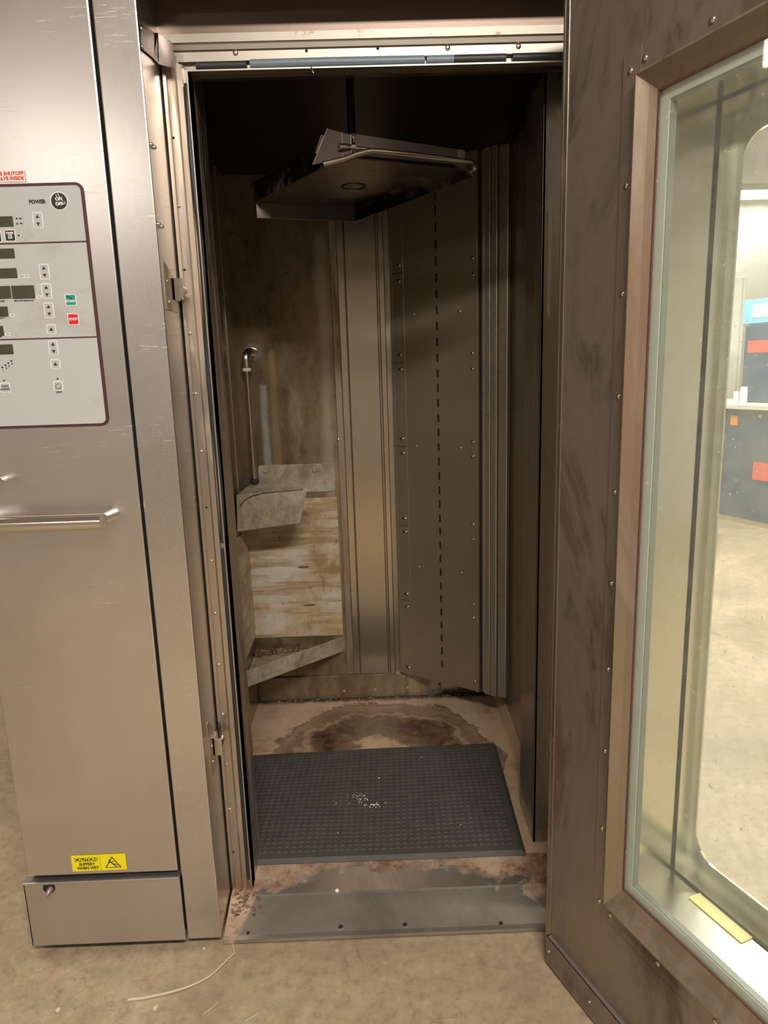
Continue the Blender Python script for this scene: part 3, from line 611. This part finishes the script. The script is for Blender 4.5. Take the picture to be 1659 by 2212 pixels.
# --- splash scoop under the pipe (corner trough)
zA = .979
a = Vector((-.475, YB-.012, zA)); b = Vector((-.243, 2.495, zA)); c = Vector((-.505, 2.50, zA-.015)); bb = Vector((-.215, YB-.012, zA))
dd = onX(512, 1149, XL+.003); ee = onY(648, 1131, 2.50); ff = Vector((-.40, YB-.012, .86)); gg = Vector((-.506, YB-.02, .82))
mb = MB().add([a, b, c, dd, ee, ff, gg], [(0, 2, 1), (2, 3, 4, 1), (1, 4, 5, 0), (3, 6, 5, 4), (2, 0, 6, 3), (0, 5, 6)])
scoop = part('splash_scoop', mb, M['trough'], bevel=.003)
arc = [onP(px, py-2, b, (b-c).cross(dd-c).normalized())+(b-c).cross(dd-c).normalized()*(-.001 if (b-c).cross(dd-c).y > 0 else .001) for px, py in ((518, 1096), (528, 1083), (545, 1073), (570, 1067), (600, 1064), (635, 1061), (655, 1059))]
part('weld_bead', MB().tube(arc, .0022, 8), M['crust'], scoop)
# --- lower drip tray
ta = Vector((-.148, YB-.012, .322)); tb = Vector((-.512, 2.40, .317)); h1 = Vector((0, 0, -.062))
rim = MB().prism([ta, tb, tb+h1, ta+h1], (.004, -.005, 0))
tray = part('drip_tray', rim.prism([ta+h1*.85, tb+h1*.85, (XL, YB-.012, .27)], (0, 0, -.004)), M['trough'], bevel=.0015)
mb = MB()
for k in range(60):
    t_ = random.random(); q = Vector((-.505+.17*t_**1.5, YB-.03-.05*random.random()*(1-t_), .272)); mb.dome(q, (random.uniform(-.4, .4), random.uniform(-.4, .4), 1), random.uniform(.004, .013), random.uniform(.004, .02), n=7)
part('crust', mb, M['crust'], tray)
mb = MB()
for k in range(150):
    t_ = random.random(); q = Vector((XL+.03+.86*t_, YB-.020-.022*random.random()**2, ZF)); mb.dome(q, (random.uniform(-.5, .5), random.uniform(-.5, .5), 1), random.uniform(.002, .007), random.uniform(.002, .007), n=6)
tag(part('floor_edge_crust', mb, M['crust']), kind='stuff')
mb = MB()
for k in range(60):
    u, v_ = random.random(), random.random(); q = Vector((-.405+.09*u*(1-v_*.4), 1.55+.075*v_, 0)); q.z = .0155+(min(q.y, 1.6)-1.5)*.2865; mb.dome(q, (random.uniform(-.5, .5), random.uniform(-.5, .5), 1), random.uniform(.002, .007), random.uniform(.0006, .002), n=8)
tag(part('rust_scale', mb, M['crust'], sill), kind='stuff')

# ================================================================ oven door
TH = R(22); D = Vector((math.sin(TH), -math.cos(TH), 0)); N = Vector((math.cos(TH), math.sin(TH), 0)); P0 = Vector((.375, 1.41, 0))
def dbx(mb, a, b, mi=0): return mb.obox(P0, D, N, FZ, a, b, mi)      # (s, n, z)
S0, S1, ZB0, ZT0 = 0., .86, .03, 2.13
w0, w1, wz0, wz1 = .235, .66, .375, 1.815
def ring(mb, s0, s1, z0, z1, t0, t1, n0, n1, mi=0):     # rectangular frame, outer size given, widths t0 (sides) t1 (top/bottom)
    dbx(mb, (s0, n0, z0), (s0+t0, n1, z1), mi); dbx(mb, (s1-t0, n0, z0), (s1, n1, z1), mi)
    dbx(mb, (s0+t0, n0, z0), (s1-t0, n1, z0+t1), mi); dbx(mb, (s0+t0, n0, z1-t1), (s1-t0, n1, z1), mi); return mb
mb = MB()
dbx(mb, (S0, 0, ZB0), (.18, .02, ZT0)); dbx(mb, (w1+.05, 0, ZB0), (S1, .02, ZT0)); dbx(mb, (.18, 0, ZB0), (w1+.05, .02, .30)); dbx(mb, (.18, 0, 1.868), (w1+.05, .02, ZT0))
door = tag(part('oven_door', mb, M['door']), 'brown stained inner side of the open glazed door')
mb = MB(); dbx(mb, (-.003, -.002, ZB0), (.003, .17, ZT0)); dbx(mb, (.003, -.002, ZB0), (.0145, .0, ZT0))
part('hinge_edge', mb, M['inner'], door, bevel=.001)
# glazing flange with the screws
mb = MB(); ring(mb, .160, w1+.075, .272, 1.892, .042, .042, -.003, .0)
part('glazing_flange', mb, M['door'], door, bevel=.001)
def bevelring(mb, o0, o1, i0, i1, n0, n1):    # sloping picture frame from outer rect at n0 to inner rect at n1
    (a0, b0), (a1, b1) = o0, o1; (c0, d0), (c1, d1) = i0, i1
    def q(s, nn, z): return P0+D*s+N*nn+FZ*z
    O = [q(a0, n0, b0), q(a1, n0, b0), q(a1, n0, b1), q(a0, n0, b1)]; I = [q(c0, n1, d0), q(c1, n1, d0), q(c1, n1, d1), q(c0, n1, d1)]
    mb.add(O+I, [(i, (i+1) % 4, 4+(i+1) % 4, 4+i) for i in range(4)])
mb = MB()
bevelring(mb, (.200, .314), (w1+.035, 1.85), (.202, .316), (w1+.033, 1.848), -.003, -.016)
bevelring(mb, (.202, .316), (w1+.033, 1.848), (.206, .320), (w1+.029, 1.844), -.016, -.017)
bevelring(mb, (.206, .320), (w1+.029, 1.844), (.222, .345), (w1+.013, 1.827), -.017, -.004)
bevelring(mb, (.222, .345), (w1+.013, 1.827), (.235, .370), (w1, 1.815), -.004, .004)
part('window_frame', mb, M['doorframe'], door)
mb = MB(); ring(mb, .2345, w1+.001, .3695, 1.816, .003, .003, .003, .006); part('red_seal', mb, M['redseal'], door)
mb = MB(); ring(mb, .233, w1+.002, .368, 1.817, .020, .020, .010, .016); part('glass_spacer', mb, M['spacer'], door, bevel=.0008)
mb = MB(); ring(mb, .252, w1-.017, .387, 1.798, .003, .003, .012, .024); part('spacer_edge', mb, M['spacer_dark'], door)
part('inner_glass', dbx(MB(), (.236, .0055, .371), (w1-.001, .0095, 1.814)), M['glass'], door)
# cavity liner: polished side, top and bottom walls between the panes
mb = MB(); g0, g1, gz0, gz1, gn = .238, w1-.003, .372, 1.812, .168
dbx(mb, (g0-.004, .017, gz0-.01), (g0, gn, gz1+.01)); dbx(mb, (g1, .017, gz0-.01), (g1+.004, gn, gz1+.01))
dbx(mb, (g0, .017, gz0-.004), (g1, gn, gz0)); dbx(mb, (g0, .017, gz1), (g1, gn, gz1+.004))
part('cavity_liner', mb, M['cavity'], door)
mb = MB(); dbx(mb, (g0, .128, gz0), (g0+.003, .134, gz1)); dbx(mb, (g0, .128, gz0), (g1, .134, gz0+.003)); dbx(mb, (g0, .128, gz1-.003), (g1, .134, gz1))
part('liner_dark_strip', mb, M['gasket'], door)  # dark strip along the side, bottom and top liner walls
# outer skin with a round-cornered cut-out
def rr2(s0, z0, s1, z1, r_, nn, k=6):
    pts = []
    for cs, cz, a0 in ((s1-r_, z1-r_, 0), (s0+r_, z1-r_, 90), (s0+r_, z0+r_, 180), (s1-r_, z0+r_, 270)):
        for i in range(k+1):
            a = R(a0+90*i/k); pts.append(P0+D*(cs+r_*math.cos(a))+N*nn+FZ*(cz+r_*math.sin(a)))
    return pts
mb = MB(); k = 6
for nn in (gn, gn+.004):
    inn = rr2(.256, .412, w1-.02, 1.762, .05, nn, k); outp = [P0+D*s_+N*nn+FZ*z_ for s_, z_ in ((S1, ZT0), (S0, ZT0), (S0, ZB0), (S1, ZB0))]
    base = outp+inn; fs = []
    for cidx in range(4):
        for i in range(k): fs.append((cidx, 4+cidx*(k+1)+i, 4+cidx*(k+1)+i+1))
        fs.append((cidx, 4+cidx*(k+1)+k, 4+((cidx+1) % 4)*(k+1), (cidx+1) % 4))
    mb.add(base, fs)
a_, b_ = rr2(.256, .412, w1-.02, 1.762, .05, gn, k), rr2(.256, .412, w1-.02, 1.762, .05, gn+.004, k); m_ = len(a_)
mb.add(a_+b_, [(i, (i+1) % m_, m_+(i+1) % m_, m_+i) for i in range(m_)])
dbx(mb, (S1-.003, .02, ZB0), (S1, gn, ZT0)); dbx(mb, (0, .02, ZB0), (S1, gn, ZB0+.003)); dbx(mb, (0, .02, ZT0-.003), (S1, gn, ZT0))
part('outer_skin', mb, M['cavity'], door)
part('outer_glass', dbx(MB(), (.245, .160, .385), (w1-.01, .164, 1.80)), M['glass2'], door)
mb = MB(); dbx(mb, (.31, .10, gz0+.0005), (.43, .128, gz0+.0025)); part('yellow_tape', mb, M['tape'], door)
# screws round the window
sw = [(.178, z) for z in (1.861, 1.687, 1.513, 1.338, 1.165, .991, .818, .644, .471, .30)] + [(s_, 1.868) for s_ in (.21, .34, .47)] + [(s_, .294) for s_ in (.212, .342, .472)]
for s_, z_ in sw:
    q = P0+D*s_+N*(-.003)+FZ*z_; part('screw', MB().dome(q, -N, .0052, .0032), M['screw'], door)
# bottom retainer strip
mb = MB(); dbx(mb, (.012, -.012, .006), (S1, -.009, .079)); dbx(mb, (.012, -.012, .006), (.016, 0, .079)); dbx(mb, (.012, -.012, .0770), (S1, .0, .079))
rs = part('seal_retainer', mb, M['door'], door, bevel=.0006)
for s_ in (.024, .17, .32): part('screw', MB().dome(P0+D*s_-N*.012+FZ*.045, -N, .0045, .003), M['screw'], rs)

# ================================================================ rack lift carrier under the chamber ceiling
ZR = 1.85
T_, R_, L2, B2 = onZ(743, 340, ZR), onZ(1022, 370, ZR), onZ(553, 437, ZR), onZ(765, 446, ZR)
car = tag(empty('rack_carrier', (0, 1.9, ZR)), 'dark steel rack lift carrier with a tube bumper hanging below the oven ceiling', 'rack carrier')
mb = MB().prism([T_, R_, B2, L2], (0, 0, .003))
e1 = (R_-T_).normalized(); e2 = (L2-T_).normalized()
part('plate', mb, M['carrier'], car, bevel=.001)
for (p, q, h_) in ((L2, B2, -.040), (B2, R_, -.040), (T_, L2, .05)):
    h2 = -.013 if q is R_ else h_
    part('flange', MB().prism([p, q, q+FZ*h2, p+FZ*h_], (Vector((0, 0, 1)).cross(q-p)).normalized()*.003), M['carrier'], car, bevel=.0008)
mb = MB(); ctr = (L2+B2)/2*.5+(T_+R_)/2*.5
mb.tube([ctr+Vector((.03*math.cos(a*math.pi/12), .03*math.sin(a*math.pi/12), -.001)) for a in range(25)], .0022, 8)
part('bearing_ring', mb, M['carrier'], car)
part('hanger_shaft', MB().tube([ctr, Vector((ctr.x, ctr.y, ZC))], .010, 20), M['carrier'], car)
# long back rail: top edge (765,290)->(1003,325)
nr = e1.cross(FZ).normalized(); base = T_+e1*.0
def onR(px, py, off=0.): return onP(px, py, T_+(-nr if nr.y > 0 else nr)*off, nr)
pr_ = [onR(762, 288, -.03), onR(1003, 324, -.03), onR(1005, 330, -.03), onR(1005, 372, -.03), onR(762, 345, -.03)]
part('rail', MB().prism(pr_, nr*(.003 if nr.y > 0 else -.003)), M['carrier'], car, bevel=.0008)
kk = [onR(707, 277), onR(768, 291), onR(757, 292), onR(756, 338), onR(752, 345), onR(675, 356)]
bk = part('end_bracket', MB().prism([onR(707, 277), onR(757, 290), onR(756, 341), onR(675, 356)], nr*(.003 if nr.y > 0 else -.003)).prism([onR(707, 277), onR(757, 290), onR(769, 291, -.02), onR(718, 281, -.02)], (0, 0, -.002)).prism([onR(757, 290), onR(759, 291, -.018), onR(759, 345, -.018), onR(757, 341)], (.002, 0, 0)), M['bracketsteel'], car, bevel=.0006)
part('bracket_tab', MB().prism([onR(692, 292, -.006), onR(699, 292, -.006), onR(684, 332, -.006), onR(679, 332, -.006)], nr*.003), M['bracketsteel'], bk)
bo = part('rod', MB().tube([onR(731, 318, .004), onR(757, 319, -.004)], .0085, 6).tube([onR(757, 319, -.004), onR(765, 320, -.004)], .0115, 6).tube([onR(763, 320, -.006), onR(1000, 349, -.012)], .005, 14), M['carriertube'], car)
tp = [onR(697, 356, .012), onR(722, 350, .014), onR(745, 344, .015), onR(768, 335, .016), onR(785, 330, .017), onR(802, 327, .018), onR(820, 328, .018), onR(860, 332, .018), onR(900, 336.5, .018), onR(950, 342.5, .018), onR(995, 348, .018), onR(1015, 350.5, .016)]
hk = [onR(1023, 352, .010), onR(1028, 357, .0), onR(1027, 364, -.006), onR(1019, 369, -.008), onR(1011, 373, -.008)]
part('bumper_tube', MB().tube(tp+hk, .0068, 18), M['carriertube'], car)

# ================================================================ rubber mat
mat_z = ZF+.0035
fl, frt, brr, bl = Vector((-.505, 1.712, 0)), Vector((.392, 1.708, 0)), Vector((.409, 2.294, 0)), Vector((-.488, 2.270, 0))
NXc, NYc = 42, 27
def mq(u, v_, z): return fl*(1-u)*(1-v_)+frt*u*(1-v_)+brr*u*v_+bl*(1-u)*v_+FZ*(mat_z+z+.0025*math.sin(u*9)*math.sin(v_*5))
mb = MB(); hm = .012
mb.add([mq(0, 0, 0), mq(1, 0, 0), mq(1, 1, 0), mq(0, 1, 0), mq(.004, .014, hm), mq(.985, .014, hm), mq(.985, .985, hm), mq(.004, .985, hm)], [(0, 1, 5, 4), (1, 2, 6, 5), (2, 3, 7, 6), (3, 0, 4, 7), (3, 2, 1, 0)])
mb.add([mq(.004+.981*i/12, .014+.971*j/12, hm) for j in range(13) for i in range(13)], [(j*13+i, j*13+i+1, j*13+i+14, j*13+i+13) for j in range(12) for i in range(12)], 0, True)
for i in range(NXc):
    for j in range(NYc):
        u0, u1 = .03+.935*(i+.06)/NXc, .03+.935*(i+.94)/NXc; v0, v1 = .05+.91*(j+.06)/NYc, .05+.91*(j+.94)/NYc
        iu, iv = (u1-u0)*.27, (v1-v0)*.27
        mb.add([mq(u0, v0, hm), mq(u1, v0, hm), mq(u1, v1, hm), mq(u0, v1, hm), mq(u0+iu, v0+iv, hm+.0022), mq(u1-iu, v0+iv, hm+.0022), mq(u1-iu, v1-iv, hm+.0022), mq(u0+iu, v1-iv, hm+.0022)],
               [(0, 1, 5, 4), (1, 2, 6, 5), (2, 3, 7, 6), (3, 0, 4, 7), (4, 5, 6, 7)])
tag(mb.build('rubber_mat', M['rubber']), 'black studded rubber mat lying on the stained floor inside the oven', 'mat')

# ================================================================ bits lying about
pts = [onZ(px, py, .003) for px, py in ((504, 2040), (507, 2058))]
path = [onZ(px, py, .003) for px, py in ((507, 2058), (492, 2072), (478, 2086), (464, 2100), (450, 2111), (425, 2124), (400, 2134), (370, 2143), (340, 2150), (310, 2156), (277, 2160))]
tag(MB().tube(path, .0022, 8, radii=[.0016, .0018, .002, .002, .0022, .0024, .0026, .0028, .003, .0032, .0034]).build('plastic_strip', M['straw']), 'long curved pale plastic strip on the concrete below the oven', 'strip')
tag(MB().tube([onZ(502, 2036, .002), onZ(504, 2045, .002), onZ(506, 2056, .002)], .0018, 8).build('plastic_strip', M['straw']), 'short pale strip offcut lying at the oven sill', 'strip')
for (a, b), lab in ((((438, 2192), (472, 2164)), 'thin pale splinter on the concrete beside the curved strip'), (((528, 2206), (556, 2190)), 'thin pale splinter near the bottom edge of the photo')):
    tag(MB().tube([onZ(*a, .001), onZ((a[0]+b[0])/2, (a[1]+b[1])/2+1, .001), onZ(*b, .001)], .0011, 6).build('splinter', M['straw']), lab, 'debris', 'splinters on the concrete')
def chip(px, py, z, r_, lab, m_='label_white'):
    q = onZ(px, py, z); mb = MB(); pts = [q+Vector((r_*random.uniform(.6, 1.2)*math.cos(k*math.pi/3), r_*1.2*random.uniform(.6, 1.2)*math.sin(k*math.pi/3), 0)) for k in range(6)]
    mb.prism(pts, (0, 0, .002)); tag(mb.build('debris_chip', M[m_]), lab, 'debris')
chip(728, 1925, .0465, .0055, 'small white chip on the steel sill in front of the mat')
chip(336, 2068+110, .0005, .007, 'pale chip on the concrete at the bottom of the photo', 'straw')
chip(126, 2183, .0005, .006, 'pale chip on the concrete below the kick plate', 'straw')
chip(441, 2050, .0005, .004, 'tiny pale speck on the concrete under the front column', 'straw')
# broken glass crumbs on the mat
M['crumb'] = plain('clear_crumbs', (.6, .6, .58), .15, .2)
mb = MB()
for k in range(46):
    cx, cy = random.choice(((772, 1722), (768, 1716), (800, 1742), (812, 1738), (786, 1728)))
    q = onZ(cx+random.gauss(0, 10), cy+random.gauss(0, 5), mat_z+hm+.0035); mb.box(q-Vector((.0012, .0012, .0004)), q+Vector((.0012, .0016, .0012)))
for px, py in ((995, 1782), (819, 1681), (911, 1636), (730, 1800), (726, 1736)):
    q = onZ(px, py, mat_z+hm+.0035); mb.box(q-Vector((.0015, .0015, .0004)), q+Vector((.0015, .0015, .002)))
tag(mb.build('glass_crumbs', M['crumb']), 'clear glittering crumbs scattered on the middle of the rubber mat', 'debris', kind='stuff')

# ================================================================ things seen through the door window
f0, f1 = Vector((3.04, 6.025, 0)), Vector((3.25, 5.553, 0)); td = (f1-f0).normalized(); tn = Vector((-td.y, td.x, 0))
if tn.x < 0: tn = -tn
tabl = tag(empty('work_table', f0), 'long work table with a dark blue front panel seen through the oven door window', 'table')
O = f0 - td*.55
MB().obox(O, td, tn, FZ, (0, 0, .04), (2.3, .04, .97)).build('front_board', M['blue_black'], tabl)
MB().obox(O, td, tn, FZ, (-.03, -.04, .97), (2.33, .75, 1.01)).build('tabletop', M['counter'], tabl, bevel=.004)
for sx, sy in ((.02, .68), (2.22, .68), (.02, .05), (2.22, .05)): MB().obox(O, td, tn, FZ, (sx, sy, 0), (sx+.06, sy+.06, .97)).build('leg', M['chrome'], tabl)
MB().obox(O, td, tn, FZ, (0, -.02, 0), (2.3, .0, .045)).build('bottom_rail', M['chrome'], tabl)
def lab_on(px, py, w_, h_, m_, nm, off=-.002, par=tabl):
    q = onP(px, py, f0+tn*off, tn); MB().obox(q, td, tn, FZ, (-w_/2, -.002, -h_/2), (w_/2, 0, h_/2)).build(nm, m_, par)
lab_on(1586, 908, .07, .085, M['orange'], 'orange_label'); lab_on(1645, 1019, .16, .15, M['redlab'], 'red_label')
fr = tag(empty('refrigerator', (3.3, 7.4, 0)), 'tall white refrigerator behind the work table seen through the oven door window', 'refrigerator')
q0 = onY(1566, 700, 7.3); q1 = onY(1607, 700, 7.3); zt_ = onY(1590, 598, 7.3).z
MB().box((q0.x-.5, 7.3, .02), (q1.x, 8.0, zt_)).build('body', M['fridge'], fr, bevel=.01)
MB().box((q0.x-.5, 7.27, .1), (onY(1596, 700, 7.3).x, 7.295, zt_-.01)).build('door', M['fridge'], fr, bevel=.008)
qb = onP(1625, 865, f0+tn*.25, tn); 
mach = tag(empty('bench_machine', (qb.x, qb.y, 1.01)), 'dark machine with a red label standing on the work table', 'machine')
qt = onP(1625, 700, f0+tn*.25, tn)
MB().obox(Vector((qb.x, qb.y, 0)), td, tn, FZ, (-.12, 0, 1.012), (.75, .3, qt.z)).build('body', M['blue_black'], mach, bevel=.01)
q = onP(1645, 748, f0+tn*.25, tn); MB().obox(q, td, tn, FZ, (-.13, -.003, -.05), (.16, -.001, .05)).build('red_label', M['redlab'], mach)
bx = tag(empty('storage_box', (qb.x, qb.y, qt.z)), 'light blue box with a white band stacked on the dark machine', 'box')
q = onP(1648, 668, f0+tn*.25, tn)
MB().obox(Vector((q.x, q.y, 0)), td, tn, FZ, (-.2, .01, qt.z+.002), (.4, .28, q.z+.09)).build('body', M['bluelab'], bx, bevel=.006)
MB().obox(Vector((q.x, q.y, 0)), td, tn, FZ, (-.1, .007, qt.z+.05), (.3, .009, q.z+.05)).build('band', M['fridge'], bx)
bottle = None
for px, h_, r_, lab, m_ in ((1605, .14, .03, 'small white tub on the work table left of the dark machine', 'fridge'), (1590, .10, .025, 'low pale jar at the far end of the work table', 'white')):
    q = onP(px, 872, f0+tn*.12, tn); MBq = MB().tube([(q.x, q.y, 1.011), (q.x, q.y, 1.011+h_*.8), (q.x, q.y, 1.011+h_*.86), (q.x, q.y, 1.011+h_)], r_, 18, radii=[r_, r_, r_*.9, r_*.9])
    tag(MBq.build('tub', M[m_]), lab, 'tub')
